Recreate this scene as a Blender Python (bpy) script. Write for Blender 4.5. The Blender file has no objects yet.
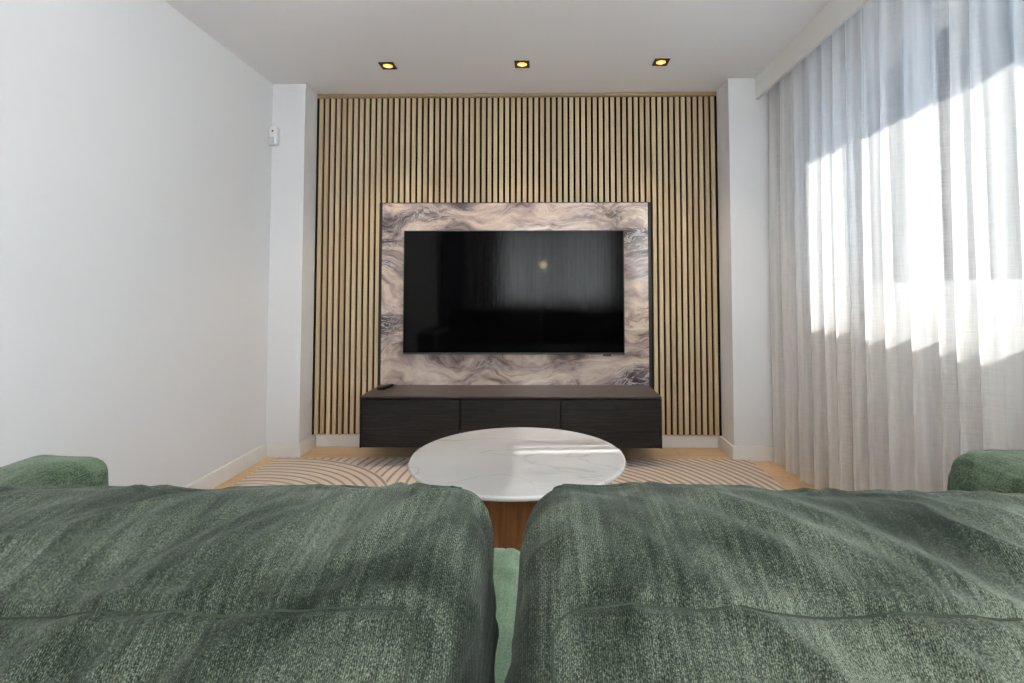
import bpy, bmesh, math, random
import numpy as np
from mathutils import Vector, Matrix

random.seed(7)
scene = bpy.context.scene
C = scene.collection
PI = math.pi

# ------------------------------------------------------------------ camera
W, H = 1024, 683
F_PX, CX, CY = 517.49, 537.43, 269.98
YAW, PITCH, ROLL, CAM_H = 0.0133, 0.0422, -0.0009, 1.0639
cd = bpy.data.cameras.new('camera')
cam = bpy.data.objects.new('camera', cd)
C.objects.link(cam)
fw = Vector((-math.sin(YAW), math.cos(YAW), 0)); rt = Vector((math.cos(YAW), math.sin(YAW), 0)); up = Vector((0, 0, 1))
Fv = fw * math.cos(PITCH) + up * math.sin(PITCH)
Uv = up * math.cos(PITCH) - fw * math.sin(PITCH)
R2 = rt * math.cos(ROLL) + Uv * math.sin(ROLL)
U2 = Uv * math.cos(ROLL) - rt * math.sin(ROLL)
m = Matrix((R2, U2, -Fv)).transposed().to_4x4()
m.translation = (0, 0, CAM_H)
cam.matrix_world = m
cd.sensor_fit = 'HORIZONTAL'; cd.sensor_width = 36
cd.lens = F_PX * 36 / W
cd.shift_x = -(CX - W / 2) / W
cd.shift_y = (CY - H / 2) / W
cd.clip_start = 0.02
scene.camera = cam

# ------------------------------------------------------------------ world, sun, daylight, exposure
vs = scene.view_settings
scene.display_settings.display_device = 'sRGB'
vs.view_transform = 'Standard'; vs.look = 'None'; vs.gamma = 1; vs.use_curve_mapping = False
vs.exposure = 0.55
SKY_STRENGTH = 2.2
world = bpy.data.worlds.new('sky'); scene.world = world; world.use_nodes = True
wn = world.node_tree; wn.nodes.clear()
wo = wn.nodes.new('ShaderNodeOutputWorld'); wb = wn.nodes.new('ShaderNodeBackground')
tc = wn.nodes.new('ShaderNodeTexCoord'); sx = wn.nodes.new('ShaderNodeSeparateXYZ'); cr = wn.nodes.new('ShaderNodeValToRGB')
wn.links.new(tc.outputs['Generated'], sx.inputs[0]); wn.links.new(sx.outputs['Z'], cr.inputs[0])
cr.color_ramp.elements[0].position = 0.0; cr.color_ramp.elements[0].color = (0.62, 0.78, 0.95, 1)
cr.color_ramp.elements[1].position = 0.7; cr.color_ramp.elements[1].color = (0.16, 0.47, 0.95, 1)
wn.links.new(cr.outputs[0], wb.inputs[0]); wb.inputs[1].default_value = SKY_STRENGTH
wn.links.new(wb.outputs[0], wo.inputs[0])

SUN_DIR = Vector((-1, -0.07, -0.87))
sl = bpy.data.lights.new('sun', 'SUN'); sl.energy = 6.8; sl.angle = math.radians(0.55); sl.color = (1.0, 0.96, 0.93)
so = bpy.data.objects.new('sun', sl); C.objects.link(so)
so.rotation_euler = SUN_DIR.to_track_quat('-Z', 'Y').to_euler(); so.location = (8, 2, 8)

def area(name, loc, d, sxx, syy, energy, col):
    l = bpy.data.lights.new(name, 'AREA'); l.shape = 'RECTANGLE'; l.size = sxx; l.size_y = syy; l.energy = energy; l.color = col
    o = bpy.data.objects.new(name, l); C.objects.link(o); o.location = loc
    o.rotation_euler = Vector(d).to_track_quat('-Z', 'Z').to_euler(); return o
YB = -1.9           # wall behind the camera
area('daylight_rear_window', (0.2, YB - 0.42, 1.45), (0, 1, 0.4), 2.1, 1.4, 330, (0.92, 0.95, 1.0))
area('added_side_fill', (2.35, -0.35, 1.45), (-1, 0, 0.8), 1.7, 1.2, 280, (0.93, 0.96, 1.0))  # fill lamp added out of view on the right, tilted up towards the ceiling

# ------------------------------------------------------------------ material helpers
def mat(name, col=(0.8, 0.8, 0.8), rough=0.5, **kw):
    ma = bpy.data.materials.new(name); ma.use_nodes = True
    b = ma.node_tree.nodes['Principled BSDF']
    b.inputs['Base Color'].default_value = (*col, 1); b.inputs['Roughness'].default_value = rough
    for k, v in kw.items():
        b.inputs[k.replace('_', ' ')].default_value = v
    return ma
class NT:
    def __init__(s, ma): s.t = ma.node_tree; s.b = s.t.nodes['Principled BSDF']
    def n(s, typ, **props):
        x = s.t.nodes.new(typ)
        for k, v in props.items(): setattr(x, k, v)
        return x
    def l(s, a, b): s.t.links.new(a, b)
    def val(s, sock, v):
        if isinstance(v, (int, float)): sock.default_value = v
        else: s.l(v, sock)
    def math(s, op, a, b=None, c=None):
        x = s.n('ShaderNodeMath', operation=op); s.val(x.inputs[0], a)
        if b is not None: s.val(x.inputs[1], b)
        if c is not None: s.val(x.inputs[2], c)
        return x.outputs[0]
    def obj(s, scale=(1, 1, 1), rot=(0, 0, 0), loc=(0, 0, 0), src=None):
        mp = s.n('ShaderNodeMapping')
        if src is None: src = s.n('ShaderNodeTexCoord').outputs['Object']
        s.l(src, mp.inputs[0]); mp.inputs['Scale'].default_value = scale; mp.inputs['Rotation'].default_value = rot; mp.inputs['Location'].default_value = loc
        return mp.outputs[0]
    def noise(s, vec, scale, detail=3, rough=0.5, dist=0.0):
        x = s.n('ShaderNodeTexNoise'); s.l(vec, x.inputs['Vector'])
        x.inputs['Scale'].default_value = scale; x.inputs['Detail'].default_value = detail
        x.inputs['Roughness'].default_value = rough; x.inputs['Distortion'].default_value = dist
        return x.outputs['Fac']
    def ramp(s, fac, stops, interp='LINEAR'):
        x = s.n('ShaderNodeValToRGB'); x.color_ramp.interpolation = interp; e = x.color_ramp.elements
        while len(e) < len(stops): e.new(0.5)
        for i, (p, c) in enumerate(stops):
            e[i].position = p; e[i].color = (*c, 1) if len(c) == 3 else c
        s.l(fac, x.inputs[0]); return x.outputs[0]
    def mix(s, fac, a, b, blend='MIX'):
        x = s.n('ShaderNodeMix', data_type='RGBA', blend_type=blend)
        s.val(x.inputs[0], fac)
        for i, v in ((6, a), (7, b)):
            if isinstance(v, tuple): x.inputs[i].default_value = (*v, 1)
            else: s.l(v, x.inputs[i])
        return x.outputs[2]
    def bump(s, h, strength, dist):
        x = s.n('ShaderNodeBump'); s.l(h, x.inputs['Height']); x.inputs['Strength'].default_value = strength; x.inputs['Distance'].default_value = dist
        s.l(x.outputs[0], s.b.inputs['Normal'])

M = {}
def wallpaint(name, col):
    ma = mat(name, col, 0.85); t = NT(ma); v = t.obj()
    t.bump(t.noise(v, 120, 3), 0.08, 0.002); return ma
M['wall'] = wallpaint('white_wall_paint', (0.76, 0.76, 0.775))
M['ceiling'] = wallpaint('white_ceiling_paint', (0.86, 0.86, 0.885))
M['trim'] = mat('white_lacquer', (0.80, 0.79, 0.77), 0.4)
M['plastic'] = mat('white_plastic', (0.82, 0.82, 0.82), 0.35)
M['black'] = mat('black_satin_metal', (0.012, 0.011, 0.010), 0.4)
M['black_plastic'] = mat('black_plastic', (0.010, 0.010, 0.010), 0.35)
M['felt'] = mat('black_felt', (0.008, 0.007, 0.006), 0.95)
M['graphite'] = mat('graphite_metal', (0.08, 0.08, 0.08), 0.35, Metallic=0.8)

def wood(name, stops, scale, rough, bump=0.15, grain=9):
    ma = mat(name, (0.5, 0.4, 0.3), rough); t = NT(ma)
    v = t.obj(scale); a = t.noise(v, grain, 5, 0.6, 0.6); t.l(t.ramp(a, stops), t.b.inputs['Base Color'])
    t.bump(a, bump, 0.001); return ma
M['dark_wood'] = wood('dark_stained_oak', [(0.3, (0.006, 0.0055, 0.006)), (0.5, (0.015, 0.013, 0.0135)), (0.75, (0.034, 0.029, 0.028))], (0.8, 3, 14), 0.5)
M['dark_wood'].node_tree.nodes['Principled BSDF'].inputs['Specular IOR Level'].default_value = 0.3
M['dark_top'] = wood('dark_stained_oak_top', [(0.3, (0.035, 0.025, 0.020)), (0.55, (0.062, 0.043, 0.035)), (0.75, (0.095, 0.068, 0.055))], (0.8, 14, 3), 0.35)
M['walnut'] = wood('warm_brown_wood', [(0.3, (0.13, 0.045, 0.012)), (0.55, (0.25, 0.095, 0.028)), (0.75, (0.36, 0.15, 0.05))], (9, 9, 0.8), 0.4, 0.1, 4)
# oak slats: every slat its own tone
PITCH_S = 0.04075; X0S = -1.595 + 0.031 - PITCH_S / 2
def slatmat():
    ma = mat('light_oak_slats', (0.5, 0.4, 0.25), 0.55); t = NT(ma)
    tcn = t.n('ShaderNodeTexCoord'); s = t.n('ShaderNodeSeparateXYZ'); t.l(tcn.outputs['Object'], s.inputs[0])
    k = t.math('FLOOR', t.math('DIVIDE', t.math('SUBTRACT', s.outputs['X'], X0S), PITCH_S))
    w = t.n('ShaderNodeTexWhiteNoise', noise_dimensions='1D'); t.l(k, w.inputs['W'])
    base = t.ramp(w.outputs['Value'], [(0, (0.53, 0.39, 0.235)), (0.35, (0.60, 0.46, 0.285)), (0.7, (0.63, 0.49, 0.305)), (1, (0.68, 0.525, 0.35))])
    g = t.noise(t.obj((30, 30, 1.3), src=tcn.outputs['Object']), 6, 4, 0.6, 0.4)
    t.l(t.mix(0.55, base, t.ramp(g, [(0.3, (0.66, 0.62, 0.57)), (0.7, (1, 1, 1))]), 'MULTIPLY'), t.b.inputs['Base Color'])
    return ma
M['slats'] = slatmat()
M['strip'] = wood('light_oak_strip', [(0.3, (0.28, 0.20, 0.11)), (0.7, (0.42, 0.31, 0.18))], (1.3, 30, 30), 0.5)
def floormat():
    ma = mat('light_oak_floorboards', (0.6, 0.45, 0.3), 0.42); t = NT(ma)
    v = t.obj(rot=(0, 0, PI / 2)); br = t.n('ShaderNodeTexBrick', offset=0.37, squash=1.0); t.l(t.obj(), br.inputs['Vector'])
    br.inputs['Scale'].default_value = 1; br.inputs['Brick Width'].default_value = 1.4; br.inputs['Row Height'].default_value = 0.19; br.inputs['Mortar Size'].default_value = 0.0012
    br.inputs['Color1'].default_value = (0.70, 0.47, 0.27, 1); br.inputs['Color2'].default_value = (0.78, 0.54, 0.32, 1); br.inputs['Mortar'].default_value = (0.33, 0.2, 0.1, 1)
    g = t.noise(t.obj((1.2, 16, 1)), 5, 5, 0.6, 0.5)
    t.l(t.mix(0.5, br.outputs['Color'], t.ramp(g, [(0.3, (0.62, 0.56, 0.50)), (0.65, (1, 1, 1))]), 'MULTIPLY'), t.b.inputs['Base Color'])
    t.bump(g, 0.08, 0.001); return ma
M['floor'] = floormat()

def marblemat():
    ma = mat('polished_brown_marble', (0.5, 0.4, 0.35), 0.06); t = NT(ma)
    tcn = t.n('ShaderNodeTexCoord').outputs['Object']; s = t.n('ShaderNodeSeparateXYZ'); t.l(tcn, s.inputs[0]); X, Z = s.outputs['X'], s.outputs['Z']
    nz = t.n('ShaderNodeTexNoise'); t.l(t.obj((1.0, 1, 1.3), src=tcn), nz.inputs['Vector']); nz.inputs['Scale'].default_value = 2.2; nz.inputs['Detail'].default_value = 3; nz.inputs['Roughness'].default_value = 0.5
    add = t.n('ShaderNodeVectorMath', operation='MULTIPLY_ADD'); t.l(nz.outputs['Color'], add.inputs[0]); add.inputs[1].default_value = (0.42, 0.2, 0.42); t.l(tcn, add.inputs[2])
    def blob(x, z, rx, rz, k):
        dx = t.math('DIVIDE', t.math('SUBTRACT', X, x), rx); dz = t.math('DIVIDE', t.math('SUBTRACT', Z, z), rz)
        return t.math('MULTIPLY', t.math('EXPONENT', t.math('MULTIPLY', t.math('ADD', t.math('MULTIPLY', dx, dx), t.math('MULTIPLY', dz, dz)), -1.0)), k)
    bias = None
    for p in ((-0.80, 1.60, .26, .07, .13), (-1.07, 1.30, .10, .22, .10), (-1.08, .86, .08, .14, .11), (.62, 1.45, .12, .28, .12), (.35, 1.60, .25, .06, .07), (.60, .50, .16, .10, .15), (-.38, .57, .26, .06, .08),
              (-1.03, 1.64, .10, .05, -.10), (-.30, 1.60, .28, .08, -.03), (-.80, .50, .30, .08, -.09), (-.1, .5, .3, .08, -.05), (.63, .98, .08, .20, -.07)):
        q = blob(*p); bias = q if bias is None else t.math('ADD', bias, q)
    v = t.obj((0.9, 1, 3.4), (0, math.radians(24), 0), src=add.outputs[0])
    a = t.math('SUBTRACT', t.noise(v, 2.6, 8, 0.68, 0.25), bias)
    base = t.ramp(a, [(0.28, (0.055, 0.045, 0.048)), (0.38, (0.19, 0.15, 0.15)), (0.45, (0.38, 0.295, 0.27)), (0.52, (0.56, 0.44, 0.38)), (0.60, (0.68, 0.565, 0.49)), (0.72, (0.80, 0.73, 0.68))])
    v2 = t.obj((0.8, 1, 2.6), (0, math.radians(30), 0), (3.1, 0, 1.7), src=add.outputs[0])
    d = t.math('ABSOLUTE', t.math('SUBTRACT', t.noise(v2, 2.4, 7, 0.62, 0.5), 0.5))
    dark = t.ramp(d, [(0.0, (0.38, 0.30, 0.29)), (0.010, (0.72, 0.66, 0.64)), (0.028, (1, 1, 1))])
    c = t.mix(t.math('MULTIPLY', t.ramp(t.noise(tcn, 3.0, 2), [(0.45, (0, 0, 0)), (0.6, (1, 1, 1))]), 0.9), base, t.mix(1.0, base, dark, 'MULTIPLY'))
    dw = t.math('ABSOLUTE', t.math('SUBTRACT', t.noise(t.obj((1.2, 1, 3.0), (0, math.radians(42), 0), (9, 0, 3), src=add.outputs[0]), 5.5, 7, 0.66, 1.0), 0.5))
    white = t.math('MULTIPLY', t.ramp(dw, [(0.0, (0.9,) * 3), (0.018, (0.25,) * 3), (0.04, (0,) * 3)]), t.ramp(bias, [(0.02, (0.05,) * 3), (0.10, (0.9,) * 3)]))
    t.l(t.mix(white, c, (0.78, 0.72, 0.70)), t.b.inputs['Base Color'])
    t.bump(t.noise(t.obj((1, 1, 1), src=tcn), 5, 1), 0.05, 0.01)
    return ma
M['marble'] = marblemat()
def tabletop():
    ma = mat('white_marble_tabletop', (0.75, 0.74, 0.73), 0.12); t = NT(ma); v = t.obj((1, 2.2, 1), (0, 0, 0.25))
    a = t.noise(v, 1.3, 4, 0.5, 0.5); d = t.math('ABSOLUTE', t.math('SUBTRACT', a, 0.5))
    vein = t.ramp(d, [(0.0, (0.50, 0.485, 0.47)), (0.006, (0.60, 0.595, 0.59)), (0.02, (0.63, 0.625, 0.62))])
    b = t.noise(t.obj(), 3, 4); t.l(t.mix(0.5, vein, t.ramp(b, [(0.35, (0.86, 0.855, 0.85)), (0.6, (1, 1, 1))]), 'MULTIPLY'), t.b.inputs['Base Color']); return ma
M['tabletop'] = tabletop()
M['screen'] = mat('black_glass_screen', (0.002, 0.002, 0.0025), 0.06, IOR=1.20)

def rugmat():
    ma = mat('beige_rug_with_arcs', (0.6, 0.5, 0.4), 0.95); t = NT(ma)
    tcn = t.n('ShaderNodeTexCoord').outputs['Object']; s = t.n('ShaderNodeSeparateXYZ'); t.l(tcn, s.inputs[0]); X, Y = s.outputs['X'], s.outputs['Y']
    def rad(cx, cy):
        dx = t.math('SUBTRACT', X, cx); dy = t.math('SUBTRACT', Y, cy)
        return t.math('SQRT', t.math('ADD', t.math('MULTIPLY', dx, dx), t.math('MULTIPLY', dy, dy)))
    rA, rM, rB, rD = rad(-1.6, 2.47), rad(0.27, 2.97), rad(0.1, 2.6), rad(-0.2, 0.9)
    def lines(r, pitch, off=0.0, w=0.3):
        fr = t.math('FRACT', t.math('DIVIDE', t.math('ADD', r, off), pitch))
        tri = t.math('ABSOLUTE', t.math('SUBTRACT', fr, 0.5))        # 0 at line centre
        x = t.n('ShaderNodeMapRange', interpolation_type='SMOOTHSTEP'); t.l(tri, x.inputs[0])
        x.inputs[1].default_value = w * 0.35; x.inputs[2].default_value = w * 0.72; x.inputs[3].default_value = 1; x.inputs[4].default_value = 0
        return x.outputs[0]
    def sel(c, a, b):   # c ? a : b
        return t.math('ADD', t.math('MULTIPLY', c, a), t.math('MULTIPLY', t.math('SUBTRACT', 1.0, c), b))
    inA = t.math('LESS_THAN', rA, 0.845)
    right = t.math('GREATER_THAN', X, 0.12)
    near = t.math('LESS_THAN', Y, 1.75)
    f = sel(right, lines(rB, 0.047, 0.0, 0.42), lines(rM, 0.056, 0.0, 0.26))
    f = sel(inA, lines(rA, 0.0475, 0.0, 0.30), f)
    f = sel(near, lines(rD, 0.05, 0.0, 0.3), f)
    fuzz = t.noise(tcn, 260, 2); fz2 = t.noise(tcn, 2.2, 3)
    base = t.mix(fuzz, (0.64, 0.53, 0.44), (0.84, 0.72, 0.62)); line = t.mix(fuzz, (0.20, 0.15, 0.125), (0.34, 0.26, 0.22))
    t.l(t.mix(t.math('MULTIPLY', f, 0.75), base, line), t.b.inputs['Base Color'])
    t.bump(t.math('SUBTRACT', fuzz, t.math('MULTIPLY', f, 0.8)), 0.6, 0.004); return ma
M['rug'] = rugmat()

def fabric(name, dark, mid, light, scale=560, bumpd=0.0016, sheen=0.25, wear=0.5):
    ma = mat(name, mid, 0.92); t = NT(ma); tcn = t.n('ShaderNodeTexCoord').outputs['Object']
    a = t.noise(t.obj((1, 0.75, 0.75), src=tcn), scale, 2, 0.7)
    wv = t.n('ShaderNodeTexWave', wave_type='BANDS', bands_direction='X'); t.l(t.obj(src=tcn), wv.inputs['Vector']); wv.inputs['Scale'].default_value = 190; wv.inputs['Distortion'].default_value = 4.5; wv.inputs['Detail'].default_value = 2; wv.inputs['Detail Scale'].default_value = 3
    big = t.noise(t.obj((1, 1, 1), src=tcn), 6, 5, 0.6, 0.8)
    st = t.noise(t.obj((60, 3, 3), src=tcn), 2.5, 3, 0.6)
    h = t.math('ADD', t.math('MULTIPLY', a, 0.86), t.math('MULTIPLY', wv.outputs['Fac'], 0.14))
    f = t.math('ADD', h, t.math('MULTIPLY', t.math('SUBTRACT', big, 0.5), wear))
    f = t.math('ADD', f, t.math('MULTIPLY', t.math('SUBTRACT', st, 0.5), 0.35))
    t.l(t.ramp(f, [(0.32, dark), (0.5, mid), (0.73, light)]), t.b.inputs['Base Color'])
    t.b.inputs['Sheen Weight'].default_value = sheen; t.b.inputs['Sheen Roughness'].default_value = 0.4; t.b.inputs['Sheen Tint'].default_value = (0.85, 0.95, 0.85, 1)
    t.b.inputs['Specular IOR Level'].default_value = 0.15
    t.bump(h, 0.8, bumpd); return ma
M['chenille'] = fabric('dark_green_chenille', (0.006, 0.009, 0.0065), (0.034, 0.043, 0.031), (0.15, 0.172, 0.13), 860, 0.0012, 0.12, 0.75)
M['velvet'] = fabric('green_velvet', (0.032, 0.055, 0.033), (0.095, 0.138, 0.085), (0.19, 0.25, 0.17), 300, 0.0004, 0.2, 0.9)
M['piping'] = mat('dark_green_piping', (0.034, 0.043, 0.031), 0.95, **{'Specular_IOR_Level': 0.1})
M['seatfab'] = fabric('soft_green_seat_fabric', (0.09, 0.15, 0.09), (0.15, 0.22, 0.145), (0.21, 0.29, 0.20), 300, 0.0004, 0.3, 0.3)

def curtainmat(name, T0, tint):
    ma = bpy.data.materials.new(name); ma.use_nodes = True; t = NT(ma)
    t.t.nodes.remove(t.b); out = t.t.nodes['Material Output']
    tcn = t.n('ShaderNodeTexCoord').outputs['Object']
    d = t.n('ShaderNodeBsdfDiffuse'); tr = t.n('ShaderNodeBsdfTranslucent'); tp = t.n('ShaderNodeBsdfTransparent')
    d.inputs[0].default_value = (*tint, 1); tr.inputs[0].default_value = (*[c * 0.97 for c in tint], 1)
    m1 = t.n('ShaderNodeMixShader'); m1.inputs[0].default_value = 0.56; t.l(d.outputs[0], m1.inputs[1]); t.l(tr.outputs[0], m1.inputs[2])
    lw = t.n('ShaderNodeLayerWeight'); lw.inputs['Blend'].default_value = 0.5   # Facing = 1-|n.i|
    fac = t.math('SUBTRACT', 1.0, lw.outputs['Facing'])
    weave = t.math('ADD', t.noise(t.obj((1, 1, 0.05), src=tcn), 260, 2), t.noise(t.obj((0.05, 0.05, 1), src=tcn), 260, 2))
    w2 = t.math('MULTIPLY_ADD', t.math('SUBTRACT', weave, 1.0), 0.35, 1.0)
    T = t.math('MULTIPLY', t.math('MULTIPLY', t.math('POWER', fac, 1.9), T0), w2)
    T = t.math('MULTIPLY', T, t.math('MULTIPLY_ADD', t.math('SUBTRACT', t.noise(t.obj((0, 1, 0.02), src=tcn), 17, 2), 0.5), 3.6, 1.0))
    cl = t.n('ShaderNodeClamp'); t.l(T, cl.inputs[0])
    m2 = t.n('ShaderNodeMixShader'); t.l(cl.outputs[0], m2.inputs[0]); t.l(m1.outputs[0], m2.inputs[1]); t.l(tp.outputs[0], m2.inputs[2])
    t.l(m2.outputs[0], out.inputs[0]); return ma
M['curtain'] = curtainmat('white_linen_voile', 0.42, (0.94, 0.925, 0.90))
M['dense_curtain'] = curtainmat('dense_white_linen', 0.02, (0.86, 0.85, 0.83))
def glassmat():
    ma = bpy.data.materials.new('window_glass'); ma.use_nodes = True; t = NT(ma); t.t.nodes.remove(t.b); out = t.t.nodes['Material Output']
    g = t.n('ShaderNodeBsdfGlossy'); g.inputs['Roughness'].default_value = 0.02; tp = t.n('ShaderNodeBsdfTransparent'); tp.inputs[0].default_value = (0.95, 0.97, 0.97, 1)
    fr = t.n('ShaderNodeFresnel'); fr.inputs[0].default_value = 1.45; mx = t.n('ShaderNodeMixShader')
    t.l(fr.outputs[0], mx.inputs[0]); t.l(tp.outputs[0], mx.inputs[1]); t.l(g.outputs[0], mx.inputs[2]); t.l(mx.outputs[0], out.inputs[0]); return ma
M['glass'] = glassmat()
def emis(name, col, s):
    ma = bpy.data.materials.new(name); ma.use_nodes = True; t = NT(ma); b = t.b
    b.inputs['Base Color'].default_value = (*col, 1); b.inputs['Emission Color'].default_value = (*col, 1); b.inputs['Emission Strength'].default_value = s; return ma
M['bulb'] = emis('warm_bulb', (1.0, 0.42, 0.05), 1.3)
M['bulb_hot'] = emis('warm_bulb_centre', (1.0, 0.70, 0.28), 4.0)
M['brass'] = mat('gold_reflector', (0.75, 0.42, 0.10), 0.25, Metallic=1.0)

# ------------------------------------------------------------------ object helpers
def link(o, parent=None):
    C.objects.link(o)
    if parent is not None: o.parent = parent
    return o
def obj(name, bm, material, parent=None, smooth=False):
    bmesh.ops.recalc_face_normals(bm, faces=bm.faces)
    me = bpy.data.meshes.new(name); bm.to_mesh(me); bm.free(); me.materials.append(material)
    if smooth:
        for p in me.polygons: p.use_smooth = True
    return link(bpy.data.objects.new(name, me), parent)
def thing(name, label, cat, loc=(0, 0, 0), group=None):
    o = bpy.data.objects.new(name, None); o.empty_display_size = 0.1; C.objects.link(o); o.location = loc
    o['label'] = label; o['category'] = cat
    if group: o['group'] = group
    return o
def tag(o, label, cat, group=None):
    o['label'] = label; o['category'] = cat
    if group: o['group'] = group
    return o
def struct(name, bm, material, parent=None, smooth=False):
    o = obj(name, bm, material, parent, smooth)
    if parent is None: o['kind'] = 'structure'
    return o
def bx(x0, x1, y0, y1, z0, z1, bm=None, bev=0, seg=2):
    new = bm is None; b = bmesh.new()
    bmesh.ops.create_cube(b, size=1)
    for v in b.verts:
        v.co = Vector(((x0 + x1) / 2 + v.co.x * (x1 - x0), (y0 + y1) / 2 + v.co.y * (y1 - y0), (z0 + z1) / 2 + v.co.z * (z1 - z0)))
    if bev: bmesh.ops.bevel(b, geom=b.edges[:], offset=bev, segments=seg, profile=0.5, affect='EDGES')
    if new: return b
    me = bpy.data.meshes.new('t'); b.to_mesh(me); b.free(); bm.from_mesh(me); bpy.data.meshes.remove(me); return bm
def rings(bm, rr, z, seg=96, cx=0, cy=0, cap=(True, True)):
    prev = None; loops = []
    for r, zz in zip(rr, z):
        loops.append([bm.verts.new((cx + r * math.cos(2 * PI * i / seg), cy + r * math.sin(2 * PI * i / seg), zz)) for i in range(seg)])
    for a, b in zip(loops, loops[1:]):
        for i in range(seg): bm.faces.new((a[i], a[(i + 1) % seg], b[(i + 1) % seg], b[i]))
    if cap[0]: bm.faces.new(loops[0][::-1])
    if cap[1]: bm.faces.new(loops[-1])
    return bm
def tube(bm, pts, r, seg=8, closed=False):
    n = len(pts); loops = []
    for i, p in enumerate(pts):
        p = Vector(p); a = Vector(pts[(i - 1) % n] if (closed or i > 0) else pts[i]); b = Vector(pts[(i + 1) % n] if (closed or i < n - 1) else pts[i])
        t = (b - a).normalized(); u = t.cross(Vector((0, 0.31, 0.95)))
        if u.length < 1e-3: u = t.cross(Vector((1, 0, 0)))
        u.normalize(); w = t.cross(u)
        loops.append([bm.verts.new(p + (u * math.cos(2 * PI * k / seg) + w * math.sin(2 * PI * k / seg)) * r) for k in range(seg)])
    for i in range(n if closed else n - 1):
        a, b = loops[i], loops[(i + 1) % n]
        for k in range(seg): bm.faces.new((a[k], a[(k + 1) % seg], b[(k + 1) % seg], b[k]))
    if not closed: bm.faces.new(loops[0][::-1]); bm.faces.new(loops[-1])
    return bm

# ------------------------------------------------------------------ room
CE = 2.45; XL = -1.807; XR = 1.68; D = 3.577; TH = 0.22
DL, DR = 3.374, 3.328; PLX, PRX = -1.590, 1.198
struct('floor', bx(XL - 0.2, XR + TH, YB - 0.2, D + 0.25, -0.1, 0.0), M['floor'])
struct('ceiling', bx(XL - 0.2, XR + TH, YB - 0.2, D + 0.25, CE, CE + 0.12), M['ceiling'])
struct('wall_left', bx(XL - 0.2, XL, YB, D + 0.25, 0, CE), M['wall'])
struct('wall_back', bx(XL, XR, D + 0.03, D + 0.25, 0, CE), M['wall'])
b = bx(XL, PLX, DL, D + 0.03, 0, CE); struct('wall_pillar_left', b, M['wall'])
b = bx(PRX, XR, DR, D + 0.03, 0, CE); struct('wall_pillar_right', b, M['wall'])
# right wall with two window openings; the second is unseen, added for daylight
W1 = (1.10, 2.95, 1.055, 2.31); W2 = (-1.25, 0.55, 1.055, 2.31)
b = bmesh.new()
ys = [YB - 0.2, W2[0], W2[1], W1[0], W1[1], D + 0.25]
for i in (0, 2, 4): bx(XR, XR + TH, ys[i], ys[i + 1], 0, CE, b)
for w in (W1, W2):
    bx(XR, XR + TH, w[0], w[1], 0, w[2], b); bx(XR, XR + TH, w[0], w[1], w[3], CE, b)
struct('wall_right', b, M['wall'])
struct('trim_overhang_outside', bx(XR + TH, 2.38, -3, 5, 2.575, 2.70), M['wall'])
# rear wall with window and a dark door
WB = (-0.75, 1.15, 0.85, 2.2)
b = bmesh.new()
bx(XL - 0.2, WB[0], YB - 0.2, YB, 0, CE, b); bx(WB[1], XR + TH, YB - 0.2, YB, 0, CE, b)
bx(WB[0], WB[1], YB - 0.2, YB, 0, WB[2], b); bx(WB[0], WB[1], YB - 0.2, YB, WB[3], CE, b)
struct('wall_rear', b, M['wall'])

def window_side(name, w):
    x = XR + TH - 0.10
    r = bpy.data.objects.new(name, None); C.objects.link(r); r.location = (x, (w[0] + w[1]) / 2, w[2]); r['kind'] = 'structure'
    off = r.location
    def loc(bm):
        bmesh.ops.translate(bm, vec=-off, verts=bm.verts); return bm
    b = bmesh.new(); f = 0.055
    bx(x - .03, x + .03, w[0], w[0] + f, w[2], w[3], b); bx(x - .03, x + .03, w[1] - f, w[1], w[2], w[3], b)
    bx(x - .03, x + .03, w[0] + f, w[1] - f, w[2], w[2] + f, b); bx(x - .03, x + .03, w[0] + f, w[1] - f, w[3] - f, w[3], b)
    ym = 2.43 if w is W1 else -.2; bx(x - .03, x + .03, ym - .035, ym + .035, w[2] + f, w[3] - f, b)
    obj('window_frame', loc(b), M['trim'], r)
    for a, c in ((w[0] + f, ym - .035), (ym + .035, w[1] - f)):
        obj('window_pane', loc(bx(x - .004, x + .004, a, c, w[2] + f, w[3] - f)), M['glass'], r)
    obj('window_sill', loc(bx(XR - .012, x - .03, w[0] - .0, w[1] + .0, w[2] - .002, w[2] + .012)), M['trim'], r)
window_side('window_1', W1); window_side('added_window_2', W2)  # second window is added behind the camera to bring in more light
r = bpy.data.objects.new('window_3', None); C.objects.link(r); r['kind'] = 'structure'; r.location = (0.3, YB - .1, WB[2])
b = bmesh.new(); f = .06
for a in (WB[0], (WB[0] + WB[1]) / 2 - f / 2, WB[1] - f): bx(a, a + f, YB - .13, YB - .07, WB[2], WB[3], b)
bx(WB[0], WB[1], YB - .13, YB - .07, WB[2], WB[2] + f, b); bx(WB[0], WB[1], YB - .13, YB - .07, WB[3] - f, WB[3], b)
bmesh.ops.translate(b, vec=-r.location, verts=b.verts); obj('window_frame', b, M['trim'], r)
b = bx(WB[0] + f, WB[1] - f, YB - .104, YB - .096, WB[2] + f, WB[3] - f); bmesh.ops.translate(b, vec=-r.location, verts=b.verts); obj('window_pane', b, M['glass'], r)

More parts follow.
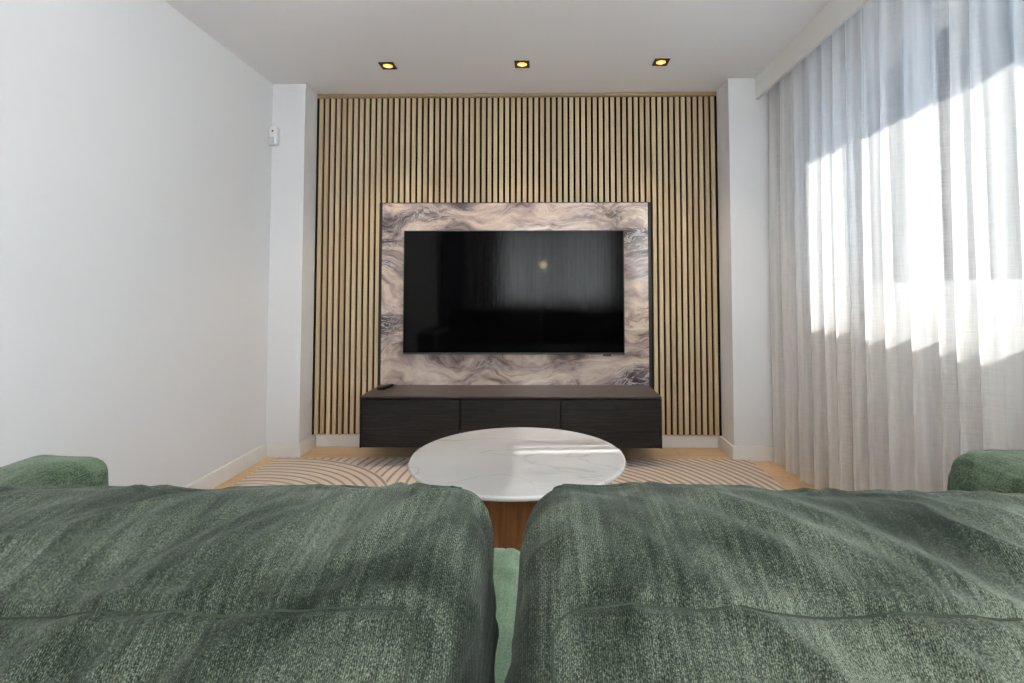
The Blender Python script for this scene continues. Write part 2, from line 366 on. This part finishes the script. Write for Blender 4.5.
# baseboards
BH = 0.09; BT = 0.014
def baseboard(name, x0, x1, y0, y1): struct(name, bx(x0, x1, y0, y1, 0, BH, bev=.002, seg=1), M['trim'])
baseboard('baseboard_left', XL, XL + BT, YB, DL)
baseboard('baseboard_left_pillar', XL + BT, PLX + BT, DL - BT, DL)
baseboard('baseboard_left_return', PLX, PLX + BT, DL, D + .016)
baseboard('baseboard_back', PLX + BT, PRX - BT, D + .016, D + .03)
baseboard('baseboard_right_return', PRX - BT, PRX, DR, D + .016)
baseboard('baseboard_right_pillar', PRX - BT, XR, DR - BT, DR)
baseboard('baseboard_right', XR - BT, XR, YB, DR - BT)
baseboard('baseboard_rear', -1.35, XR - BT, YB, YB + BT)
# dark door leaf on the rear wall
r = bpy.data.objects.new('door_1', None); C.objects.link(r); r['kind'] = 'structure'; r.location = (-1.6, YB, 0)
b = bx(-1.80 + 1.6, -1.38 + 1.6, 0.0, .04, 0, 2.08, bev=.004); obj('door_leaf', b, M['dark_wood'], r)
b = bmesh.new(); tube(b, [(.17, .04, 1.0), (.17, .085, 1.0), (.06, .085, 1.0)], .009); obj('door_handle', b, M['graphite'], r)

# curtain pelmet: white board under the ceiling
struct('trim_curtain_pelmet', bx(1.372, 1.392, YB, DR, 2.308, CE), M['trim'])
struct('trim_curtain_track', bx(1.43, 1.53, YB + .1, DR, 2.425, CE), M['trim'])

# ------------------------------------------------------------------ slat wall panel
t = thing('slat_wall_panel', 'large light oak slatted panel covering the recessed back wall behind the television', 'wall panel', (0, D, 0))
XS0, XS1, ZS0 = -1.588, 1.196, 0.092
MX0, MX1, MZ0, MZ1 = -1.12, 0.711, 0.40, 1.677
b = bx(XS0, XS1, -.006, .03, ZS0, 2.424); obj('backing_board', b, M['felt'], t)
b = bmesh.new()
for i in range(68):
    xc = -1.595 + 0.033 + i * PITCH_S
    w = 0.0127
    if xc - w < XS0 or xc + w > XS1: continue
    if MX0 - .03 < xc < MX1 + .03:
        bx(xc - w, xc + w, -.020, -.006, MZ1 + .006, 2.42, b, .0012, 1)
        bx(xc - w, xc + w, -.020, -.006, ZS0, MZ0 - .01, b, .0012, 1)
    else:
        bx(xc - w, xc + w, -.020, -.006, ZS0, 2.42, b, .0012, 1)
obj('slats', b, M['slats'], t)
obj('top_strip', bx(XS0, XS1, -.028, -.0, 2.424, 2.449, bev=.001, seg=1), M['strip'], t)
b = bmesh.new(); bx(XS0, XS0 + .006, -.024, -.006, ZS0, 2.42, b); bx(XS1 - .010, XS1, -.024, -.006, ZS0, 2.42, b); obj('edge_strip', b, M['felt'], t)

t = thing('marble_panel', 'glossy brown and grey veined marble slab framing the television on the slatted wall', 'marble panel', (0, D, 0))
obj('slab', bx(MX0, MX1, -.030, -.006, MZ0, MZ1, bev=.001, seg=1), M['marble'], t)
for a, c in ((MX0 - .020, MX0), (MX1, MX1 + .020)):
    obj('edge_trim', bx(a, c, -.031, -.006, MZ0, MZ1 + .003), M['black'], t)
obj('edge_trim', bx(MX0, MX1, -.031, -.006, MZ1, MZ1 + .004), M['black'], t)

# ------------------------------------------------------------------ television
tv = thing('television', 'large black flat screen television mounted on the marble panel', 'television', (-0.208, 3.547, 0.643))
hw, hh = 0.747, 0.838
obj('rear_housing', bx(-hw + .03, hw - .03, -.028, 0, .04, hh - .04, bev=.006), M['black_plastic'], tv)
obj('body', bx(-hw, hw, -.052, -.028, 0, hh, bev=.002), M['black_plastic'], tv)
obj('screen', bx(-hw + .006, hw - .006, -.0535, -.051, .014, hh - .006), M['screen'], tv)
obj('bottom_bezel', bx(-hw + .002, hw - .002, -.055, -.051, .001, .011, bev=.001, seg=1), M['graphite'], tv)
s = obj('sensor', bx(.60, .655, -.056, -.045, -.010, .002, bev=.002), M['graphite'], tv)

# ------------------------------------------------------------------ floating cabinet
cb = thing('television_cabinet', 'long dark wood floating cabinet with three plain doors under the television', 'cabinet', (-0.207, 3.547, 0.122))
cw = 0.914; cdp = 3.547 - 3.16; ch = 0.309
b = bmesh.new()
bx(-cw, -cw + .012, -cdp, 0, 0, ch - .012, b); bx(cw - .012, cw, -cdp, 0, 0, ch - .012, b)
bx(-cw + .012, cw - .012, -cdp + .02, 0, 0, .014, b); bx(-cw + .012, cw - .012, -cdp + .05, -.0, ch - .05, ch - .012, b)
bx(-cw + .012, cw - .012, -.012, 0, .014, ch - .05, b)
for x in (): bx(x - .008, x + .008, -cdp + .03, -.012, .014, ch - .05, b)
obj('body', b, M['dark_wood'], cb)
obj('top', bx(-cw, cw, -cdp, 0, ch - .012, ch, bev=.001, seg=1), M['dark_top'], cb)
xs = [-cw + .0135, -cw / 3, cw / 3, cw - .0135]
for i in range(3):
    obj('door', bx(xs[i] + (.004 if i else 0), xs[i + 1] - (.004 if i < 2 else 0), -cdp + .001, -cdp + .019, .002, ch - .020, bev=.001, seg=1), M['dark_wood'], cb)
rm = thing('remote_control', 'small black remote control lying on the left end of the dark cabinet', 'remote control', (-1.045, 3.42, 0.431))
obj('body', bx(-.019, .019, -.075, .075, 0, .018, bev=.006, seg=3), M['black_plastic'], rm, True)
b = bmesh.new()
for i in range(6):
    for j in range(3): bx(-.012 + j * .0095, -.007 + j * .0095, -.05 + i * .018, -.043 + i * .018, .0178, .0192, b)
obj('buttons', b, M['graphite'], rm)
rm.rotation_euler = (0, 0, -.25)

# ------------------------------------------------------------------ motion detector
pd = thing('motion_detector', 'small white motion detector mounted in the left wall corner', 'motion detector', (-1.779, 3.345, 2.03))
obj('housing', bx(-.026, .026, -.022, .028, 0, .125, bev=.009, seg=3), M['plastic'], pd, True)
obj('lens', bx(-.017, .013, -.029, -.018, .010, .048, bev=.005, seg=3), mat('grey_lens', (.50, .53, .58), .3), pd, True)
b = bmesh.new(); bmesh.ops.create_uvsphere(b, u_segments=12, v_segments=8, radius=.006); bmesh.ops.translate(b, vec=(.001, -.022, .088), verts=b.verts); obj('indicator', b, mat('dark_red_indicator', (.06, .02, .02), .3), pd, True)

# ------------------------------------------------------------------ recessed spots
def spot(x, y, label):
    r = thing('recessed_spotlight', label, 'spotlight', (x, y, CE), 'square ceiling spotlights above the television wall')
    h = .045
    b = bmesh.new()
    for a in ((-h, h, -h, -h + .010), (-h, h, h - .010, h), (-h, -h + .010, -h + .010, h - .010), (h - .010, h, -h + .010, h - .010)):
        bx(a[0], a[1], a[2], a[3], -.006, .0, b)
    obj('frame', b, M['black'], r)
    b = bx(-h + .010, h - .010, -h + .010, h - .010, -.003, -.001); obj('baffle', b, M['black'], r)
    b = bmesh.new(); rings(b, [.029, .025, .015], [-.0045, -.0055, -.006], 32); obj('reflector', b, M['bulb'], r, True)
    b = bmesh.new(); rings(b, [.012, .010, .005], [-.006, -.009, -.0105], 24); obj('bulb', b, M['bulb_hot'], r, True)
    l = bpy.data.lights.new('spotlight_beam', 'SPOT'); l.energy = 22; l.color = (1, .80, .58); l.spot_size = 1.5; l.spot_blend = .8; l.shadow_soft_size = .02
    lo = bpy.data.objects.new('spotlight_beam', l); C.objects.link(lo); lo.parent = r; lo.location = (0, 0, -.03)
spot(-0.956, 3.100, 'lit square ceiling spotlight, leftmost of the three above the slatted wall')
spot(-0.133, 3.092, 'lit square ceiling spotlight, the middle of three above the television')
spot(0.705, 3.075, 'lit square ceiling spotlight, rightmost of the three, nearest the curtains')

# ------------------------------------------------------------------ rug
b = bx(-1.706, 1.290, 0.75, 3.328, 0.0, .010, bev=.003)
o = obj('area_rug', b, M['rug']); tag(o, 'large beige rug with brown curved line pattern under the round coffee table', 'rug')

# ------------------------------------------------------------------ coffee table
ct = thing('coffee_table', 'round coffee table with white marble top and brown wooden drum base', 'table', (-0.109, 2.139, 0.010))
b = bmesh.new(); rings(b, [.423, .431, .4347, .4347, .432, .428], [.372, .373, .377, .384, .3885, .390], 160); o = obj('tabletop', b, M['tabletop'], ct)
for p in o.data.polygons: p.use_smooth = len(p.vertices) == 4
b = bmesh.new(); rings(b, [.205, .21, .21, .205], [0, .006, .366, .372], 96); o = obj('pedestal', b, M['walnut'], ct)
for p in o.data.polygons: p.use_smooth = len(p.vertices) == 4

# ------------------------------------------------------------------ curtains
rng = np.random.RandomState(3)
def vnoise1(x, seed):
    r = np.random.RandomState(seed).rand(512); x = np.asarray(x) % 511; i = np.floor(x).astype(int); f = x - i; f = f * f * (3 - 2 * f)
    return r[i % 512] * (1 - f) + r[(i + 1) % 512] * f
def curtain(name, label, a0, a1, base, pitch, amp, ztop, zbot, axis, seed, group=None, nz=40, material='curtain', crests=None, skew=.64):
    """Hanging pleated cloth; a = coordinate along the rail, folds displace it across the rail.
    crests = where along the rail the first folds come forward; the rest follow at the pitch."""
    sg = math.copysign(1, a1 - a0); r_ = random.Random(seed)
    cr_ = [abs(c - a0) for c in (crests or [a0 + sg * pitch * .4])]
    while cr_[-1] < abs(a1 - a0) + pitch: cr_.append(cr_[-1] + pitch * r_.uniform(.8, 1.25))
    cr_ = [cr_[0] - pitch] + cr_
    n = int(abs(a1 - a0) / pitch * 26); s = np.linspace(0, 1, n); z = np.linspace(0, 1, nz)
    A = a0 + (a1 - a0) * s
    q = np.interp(s * abs(a1 - a0), cr_, np.arange(len(cr_))); amk = np.array([r_.uniform(.75, 1.2) for _ in cr_])
    am = np.interp(q, np.arange(len(cr_)), amk); V = []
    for k in z:
        zz = ztop + (zbot - ztop) * k
        qq = q + .05 * np.sin(q * 1.7 + 3 * k + seed) * min(1, k * 2)
        t_ = qq % 1; tt = np.where(t_ < skew, t_ / skew * .5, .5 + (t_ - skew) / (1 - skew) * .5); p = 2 * PI * tt
        g = amp * (0.5 + 0.5 * min(1, k * 2.5)) * am
        off = -np.cos(p) * g + .12 * g * np.sin(2 * PI * qq * 3 + seed)
        sl = .02 * pitch * np.sin(2 * p) * sg
        if axis == 'y': V.append(np.stack([base + off, A + sl, np.full(n, zz)], 1))
        else: V.append(np.stack([A + sl, base + off, np.full(n, zz)], 1))
    V = np.concatenate(V); me = bpy.data.meshes.new(name)
    F = [(j * n + i, j * n + i + 1, (j + 1) * n + i + 1, (j + 1) * n + i) for j in range(nz - 1) for i in range(n - 1)]
    me.from_pydata(V.tolist(), [], F); me.materials.append(M[material])
    for p_ in me.polygons: p_.use_smooth = True
    o = bpy.data.objects.new(name, me); C.objects.link(o)
    tag(o, label, 'curtain', group); return o
G = 'sheer white curtains along the window wall'
curtain('sheer_curtain', 'sheer white pleated curtain panel nearest the television wall corner', 3.298, 2.295, 1.450, .125, .034, 2.425, .012, 'y', 11, G, crests=[3.25, 3.10, 2.94, 2.76, 2.63, 2.53, 2.43])
curtain('sheer_curtain', 'sheer white pleated curtain panel over the window beside the sofa, nearer the camera', 2.262, 0.42, 1.432, .135, .036, 2.425, .012, 'y', 23, G, crests=[2.255, 2.145, 2.01, 1.86, 1.77, 1.69, 1.53])
curtain('sheer_curtain', 'sheer white curtain panel behind the sofa on the window side, outside the photo', .40, YB + .15, 1.455, .13, .034, 2.425, .012, 'y', 31, G)
curtain('sheer_curtain', 'sheer white curtain across the rear window, seen reflected in the television', -1.25, 1.34, YB + .12, .14, .04, 2.44, .012, 'x', 41, material='dense_curtain', skew=.5)

# ------------------------------------------------------------------ pendant (seen reflected in the television)
pl = thing('pendant_lamp', 'small glowing pendant lamp reflected in the television screen', 'lamp', (-0.02, -1.35, 1.5))
b = bmesh.new(); tube(b, [(0, 0, .06), (0, 0, CE - 1.5)], .004, 8); obj('cord', b, M['black'], pl)
b = bmesh.new(); bmesh.ops.create_uvsphere(b, u_segments=24, v_segments=16, radius=.055); obj('globe', b, emis('warm_white_globe', (1, .80, .5), 40), pl, True)
b = bmesh.new(); rings(b, [.02, .02, .012], [.045, .08, .09], 20); obj('socket', b, M['black'], pl)

# ------------------------------------------------------------------ sofa
def vnoise2(x, y, seed):
    R = np.random.RandomState(seed).rand(64, 64)
    x = np.asarray(x); y = np.asarray(y); xi = np.floor(x).astype(int); yi = np.floor(y).astype(int); fx = x - xi; fy = y - yi
    fx = fx * fx * (3 - 2 * fx); fy = fy * fy * (3 - 2 * fy)
    g = lambda a, b: R[a % 64, b % 64]
    return (g(xi, yi) * (1 - fx) + g(xi + 1, yi) * fx) * (1 - fy) + (g(xi, yi + 1) * (1 - fx) + g(xi + 1, yi + 1) * fx) * fy

SEC = [(.630, .820), (.585, .829), (.53, .833), (.47, .821), (.425, .799), (.385, .771), (.357, .725), (.342, .65), (.346, .56), (.368, .475), (.42, .438), (.55, .434), (.635, .448), (.675, .52), (.683, .62), (.672, .72), (.652, .79)]
def catmull(P, per):
    P = np.array(P); n = len(P); out = []; idx = []
    for i in range(n):
        p0, p1, p2, p3 = P[i - 1], P[i], P[(i + 1) % n], P[(i + 2) % n]; idx.append(len(out))
        for t_ in np.arange(per) / per:
            out.append(.5 * ((2 * p1) + (-p0 + p2) * t_ + (2 * p0 - 5 * p1 + 4 * p2 - p3) * t_ ** 2 + (-p0 + 3 * p1 - 3 * p2 + p3) * t_ ** 3))
    return np.array(out), idx
def cushion(name, label, x0, x1, lean, seed, dz, r, rise):
    sec, idx = catmull(SEC, 14); n = len(sec); cen = np.array([.515, .64])
    L = x1 - x0
    # rings along x : (inset from end, section shrink)
    th = np.linspace(0, PI / 2, 18)
    d_end = [(r * (1 - math.cos(a)), r * (1 - math.sin(a))) for a in th]       # distance from end plane, shrink
    cap = [(-.012 * math.sin(u * PI / 2), r + (u ** 1.0) * .30) for u in np.linspace(0.04, 1, 16)]
    X = []; S = []
    for d_, s_ in reversed(cap): X.append(x0 + d_); S.append(s_)
    for d_, s_ in d_end: X.append(x0 + d_); S.append(s_)
    nb = int(L / .0045)
    for q in np.linspace(0, 1, nb + 1)[1:-1]: X.append(x0 + r + (L - 2 * r) * q); S.append(0)
    for d_, s_ in reversed(d_end): X.append(x1 - d_); S.append(s_)
    for d_, s_ in cap: X.append(x1 - d_); S.append(s_)
    X = np.array(X); S = np.array(S); m_ = len(X)
    # arclength along section
    dl = np.linalg.norm(np.roll(sec, -1, 0) - sec, axis=1); v = np.concatenate([[0], np.cumsum(dl)[:-1]])
    rel = sec - cen; rad = np.linalg.norm(rel, axis=1); hmin = .17
    P = np.zeros((m_, n, 3))
    for j in range(m_):
        k = S[j]
        f = 1 - np.minimum(k / np.where(k < .1, rad * 0 + .17, .17 + (k - r) / .30 * .0 + .17), 1) if k < r + 1e-6 else None
        if f is None:
            u = (k - r) / .30; f = (1 - r / .17) * (1 - u) + 0.0005
        P[j, :, 0] = X[j]
        P[j, :, 1] = cen[0] + rel[:, 0] * f
        # shrink height by about the same absolute amount as the depth
        fh = 1 - (1 - f) * .17 / .20 if k < r + 1e-6 else ((1 - r / .20) * (1 - (k - r) / .30) + .0005)
        P[j, :, 2] = cen[1] + rel[:, 1] * fh
    # normals
    du = np.gradient(P, axis=0); dv = (np.roll(P, -1, 1) - np.roll(P, 1, 1)); N = np.cross(du, dv); N /= np.linalg.norm(N, axis=2, keepdims=True) + 1e-12
    if ((N[m_ // 2] * np.concatenate([np.zeros((n, 1)), rel], 1)).sum() < 0): N = -N
    XX = np.repeat(X[:, None], n, 1); VV = np.repeat(v[None], m_, 0)
    a = XX + lean * VV; c = VV - lean * XX * .3
    w1 = vnoise2(a * 13 + .6 * vnoise2(a * 6, c * 9, seed), c * 2.6, seed + 1)
    w2 = vnoise2(a * 30, c * 5, seed + 2); w3 = vnoise2(XX * 7, VV * 8, seed + 3); w4 = vnoise2(a * 60, c * 11, seed + 8)
    ridge = 1 - np.abs(2 * w1 - 1)
    disp = .0155 * (ridge ** 1.8 - .35) + .0055 * (1 - np.abs(2 * w2 - 1) - .5) + .007 * (w3 - .5) + .0012 * (w4 - .5)
    # puckers along the ends
    e = np.minimum(XX - x0, x1 - XX); pk = np.exp(-((e - .03) / .045) ** 2)
    disp = disp * (1 - .35 * pk) + pk * .0065 * (1 - np.abs(2 * vnoise2(VV * 24, XX * 9, seed + 4) - 1) - .5)
    dF = np.minimum(VV, v[-1] - VV); disp = disp * (.25 + .75 * np.clip(dF / .07, 0, 1))
    # seams: shallow grooves
    iN, iF = idx[4], idx[0]
    for i_, dep in ((iN, .0035), (iF, .003)):
        dist = np.abs(VV - v[i_] - (.013 if i_ == iF else 0)); disp -= dep * np.exp(-(dist / .0045) ** 2) * (e > .045)
        disp += dep * .8 * np.exp(-((dist - .010) / .006) ** 2) * (e > .045)
    fade = np.clip(1 - (S[:, None] - r) / .1, 0, 1); disp = disp * np.where(S[:, None] > r, fade, 1)
    P = P + N * disp[:, :, None]
    P[:, :, 2] += dz + .003 * np.sin(XX * 7 + seed) + rise * np.exp(-((XX + .04) / .20) ** 2)
    me = bpy.data.meshes.new(name)
    ii, jj = np.meshgrid(np.arange(m_ - 1), np.arange(n), indexing='ij')
    F = np.stack([ii * n + jj, ii * n + (jj + 1) % n, (ii + 1) * n + (jj + 1) % n, (ii + 1) * n + jj], -1).reshape(-1, 4)
    me.from_pydata(P.reshape(-1, 3).tolist(), [], F.tolist())
    bmx = bmesh.new(); bmx.from_mesh(me); bmesh.ops.remove_doubles(bmx, verts=bmx.verts, dist=.0004); bmesh.ops.recalc_face_normals(bmx, faces=bmx.faces); bmx.to_mesh(me); bmx.free()
    me.materials.append(M['chenille'])
    for p in me.polygons: p.use_smooth = True
    root = thing(name, label, 'cushion', (0, 0, 0), 'green back cushions on the sofa')
    body = bpy.data.objects.new('cushion_cover', me); link(body, root)
    # piping loops of the rear and the front panel, with rounded corners
    def samp(x_, w_):
        j = int(np.clip(np.interp(x_, X[20:-20], np.arange(m_)[20:-20]), 0, m_ - 1)); i = np.interp(w_ % (v[-1] + dl[-1]), np.append(v, v[-1] + dl[-1]), np.arange(n + 1)) % n
        i0 = int(i); f_ = i - i0; return P[j, i0] * (1 - f_) + P[j, (i0 + 1) % n] * f_
    def loop(w0, w1):
        xa, xb, q = x0 + .034, x1 - .034, .026; pts = []
        for cx_, cw_, a0 in ((xb - q, w0 + q, -90), (xb - q, w1 - q, 0), (xa + q, w1 - q, 90), (xa + q, w0 + q, 180)):
            for k_ in range(0, 91, 10):
                aa = math.radians(a0 + k_); pts.append((cx_ + q * math.cos(aa), cw_ + q * math.sin(aa)))
        out = []
        for (xa_, wa_), (xb_, wb_) in zip(pts, pts[1:] + pts[:1]):
            k_ = max(1, int(math.hypot(xb_ - xa_, wb_ - wa_) / .012))
            for e_ in range(k_): out.append(samp(xa_ + (xb_ - xa_) * e_ / k_, wa_ + (wb_ - wa_) * e_ / k_))
        return out
    b = bmesh.new(); tube(b, loop(v[iN], v[idx[9]]), .0013, 6, True); obj('rear_piping', b, M['piping'], root, True)
    b = bmesh.new(); tube(b, loop(v[idx[12]], v[-1] + dl[-1] + .013), .0020, 6, True); obj('front_piping', b, M['piping'], root, True)
    return root
cushion('back_cushion', 'wrinkled dark green chenille back cushion on the left half of the sofa', -1.150, -.064, .75, 5, .002, .046, .011)
cushion('back_cushion', 'wrinkled dark green chenille back cushion on the right half of the sofa', -.023, 1.085, -1.05, 19, .003, .056, .008)

sf = thing('sofa', 'low green fabric sofa facing the television, between camera and coffee table', 'sofa', (0, 0, 0))
def soft(x0, x1, y0, y1, z0, z1, bev, puff=0.0, cuts=14, quilt=0.0, seed=1):
    bm = bx(x0, x1, y0, y1, z0, z1, bev=bev, seg=8)
    bmesh.ops.triangulate(bm, faces=[f for f in bm.faces if len(f.verts) > 4])
    return bm
def softgrid(x0, x1, y0, y1, z0, z1, r, puff, quilt=0.0, seed=1, step=.02, wr=.003):
    """rounded box from a fine grid, bulged, optionally with diagonal quilting on top"""
    bm = bmesh.new(); c = Vector(((x0 + x1) / 2, (y0 + y1) / 2, (z0 + z1) / 2)); h = Vector(((x1 - x0) / 2, (y1 - y0) / 2, (z1 - z0) / 2))
    verts = {}
    N_ = [max(4, int(2 * h[i] / step)) for i in range(3)]
    def key(p): return tuple(round(q, 5) for q in p)
    def sp(n):     # positions with extra density near both ends
        t_ = np.linspace(-1, 1, n + 1); return np.sign(t_) * (1 - (1 - np.abs(t_)) ** 1.15)
    g = [sp(k) for k in N_]
    def vert(p):
        k = key(p)
        if k not in verts: verts[k] = bm.verts.new(p)
        return verts[k]
    for ax in range(3):
        u, w = [i for i in range(3) if i != ax]
        for sgn in (-1, 1):
            for i in range(N_[u]):
                for j in range(N_[w]):
                    q = []
                    for a, bb in ((i, j), (i + 1, j), (i + 1, j + 1), (i, j + 1)):
                        p = [0, 0, 0]; p[ax] = sgn; p[u] = g[u][a]; p[w] = g[w][bb]; q.append(vert(p))
                    bm.faces.new(q)
    for v in bm.verts:
        p = Vector((v.co.x * h.x, v.co.y * h.y, v.co.z * h.z)); inner = Vector([max(-(h[i] - r), min(h[i] - r, p[i])) for i in range(3)])
        d = p - inner
        if d.length > 1e-9: n = d.normalized(); p = inner + n * r
        else: n = Vector((0, 0, 1))
        u_ = v.co
        p += n * puff * (1 - abs(u_.x) ** 2 if n.x ** 2 < .5 else 1) * (1 - abs(u_.y) ** 2 if n.y ** 2 < .5 else 1) * (1 - abs(u_.z) ** 2 if n.z ** 2 < .5 else 1)
        X_, Y_, Z_ = p.x + c.x, p.y + c.y, p.z + c.z
        k = wr * (float(vnoise2(X_ * 9 + Z_ * 5 + 20, Y_ * 9 + Z_ * 7 + 20, seed)) - .5) * 2 + wr * .6 * (float(vnoise2(X_ * 25 + 9, Y_ * 25 + Z_ * 22 + 9, seed + 1)) - .5)
        if quilt and n.z > .2:
            s1 = abs(((X_ + Y_) / .11) % 1 - .5) * 2; s2 = abs(((X_ - Y_) / .11) % 1 - .5) * 2
            k -= quilt * (math.exp(-((1 - s1) / .12) ** 2) + math.exp(-((1 - s2) / .12) ** 2))
        v.co = p + n * k + c
    return bm
obj('base', bx(-1.30, 1.28, .16, 1.24, .07, .25, bev=.02, seg=3), M['velvet'], sf)
obj('backrest', softgrid(-1.30, 1.28, .12, .325, .25, .60, .05, .01, seed=4), M['velvet'], sf, True)
obj('seat_cushion', softgrid(-1.165, -.040, .34, 1.36, .245, .424, .05, .012, quilt=.006, seed=5, step=.014, wr=.002), M['seatfab'], sf, True)
obj('seat_cushion', softgrid(-.040, 1.09, .34, 1.36, .245, .424, .05, .012, quilt=.006, seed=6, step=.014, wr=.002), M['seatfab'], sf, True)
obj('armrest', softgrid(-1.375, -1.156, .10, 1.41, .08, .634, .05, .006, seed=7, step=.018, wr=.0035), M['velvet'], sf, True)
obj('armrest', softgrid(1.062, 1.345, .10, 1.435, .08, .650, .065, .012, seed=9, step=.018, wr=.0035), M['velvet'], sf, True)
for x in (-1.2, 1.18):
    for y in (.25, 1.15):
        b = bmesh.new(); rings(b, [.018, .025], [.0102, .07], 20, x, y); obj('leg', b, M['black'], sf)

# ------------------------------------------------------------------ outside
struct('ground_outside', bx(2.2, 60, -40, 50, -3.6, -3.5), mat('pale_paving', (.45, .43, .40), .9))
bd = thing('neighbouring_building', 'pale rendered building with parapet, faintly seen through the curtain and window', 'building', (13, 4, -3.5))
obj('wall', bx(0, 8, -14, 12, 0, 9.0), mat('pale_render', (.70, .64, .62), .9), bd)
obj('parapet', bx(-.15, 8.1, -14.1, 12.1, 9.0, 9.3), mat('white_coping', (.75, .73, .72), .8), bd)
wm = mat('dark_window_glass', (.05, .07, .09), .1)
for k in range(6):
    for z in (3.2, 6.2):
        f_ = obj('window', bx(-.03, .02, -12 + k * 4, -10.6 + k * 4, z, z + 1.4), M['trim'], bd)
        obj('pane', bx(-.05, -.03, -11.93 + k * 4, -10.67 + k * 4, z + .07, z + 1.33), wm, f_)
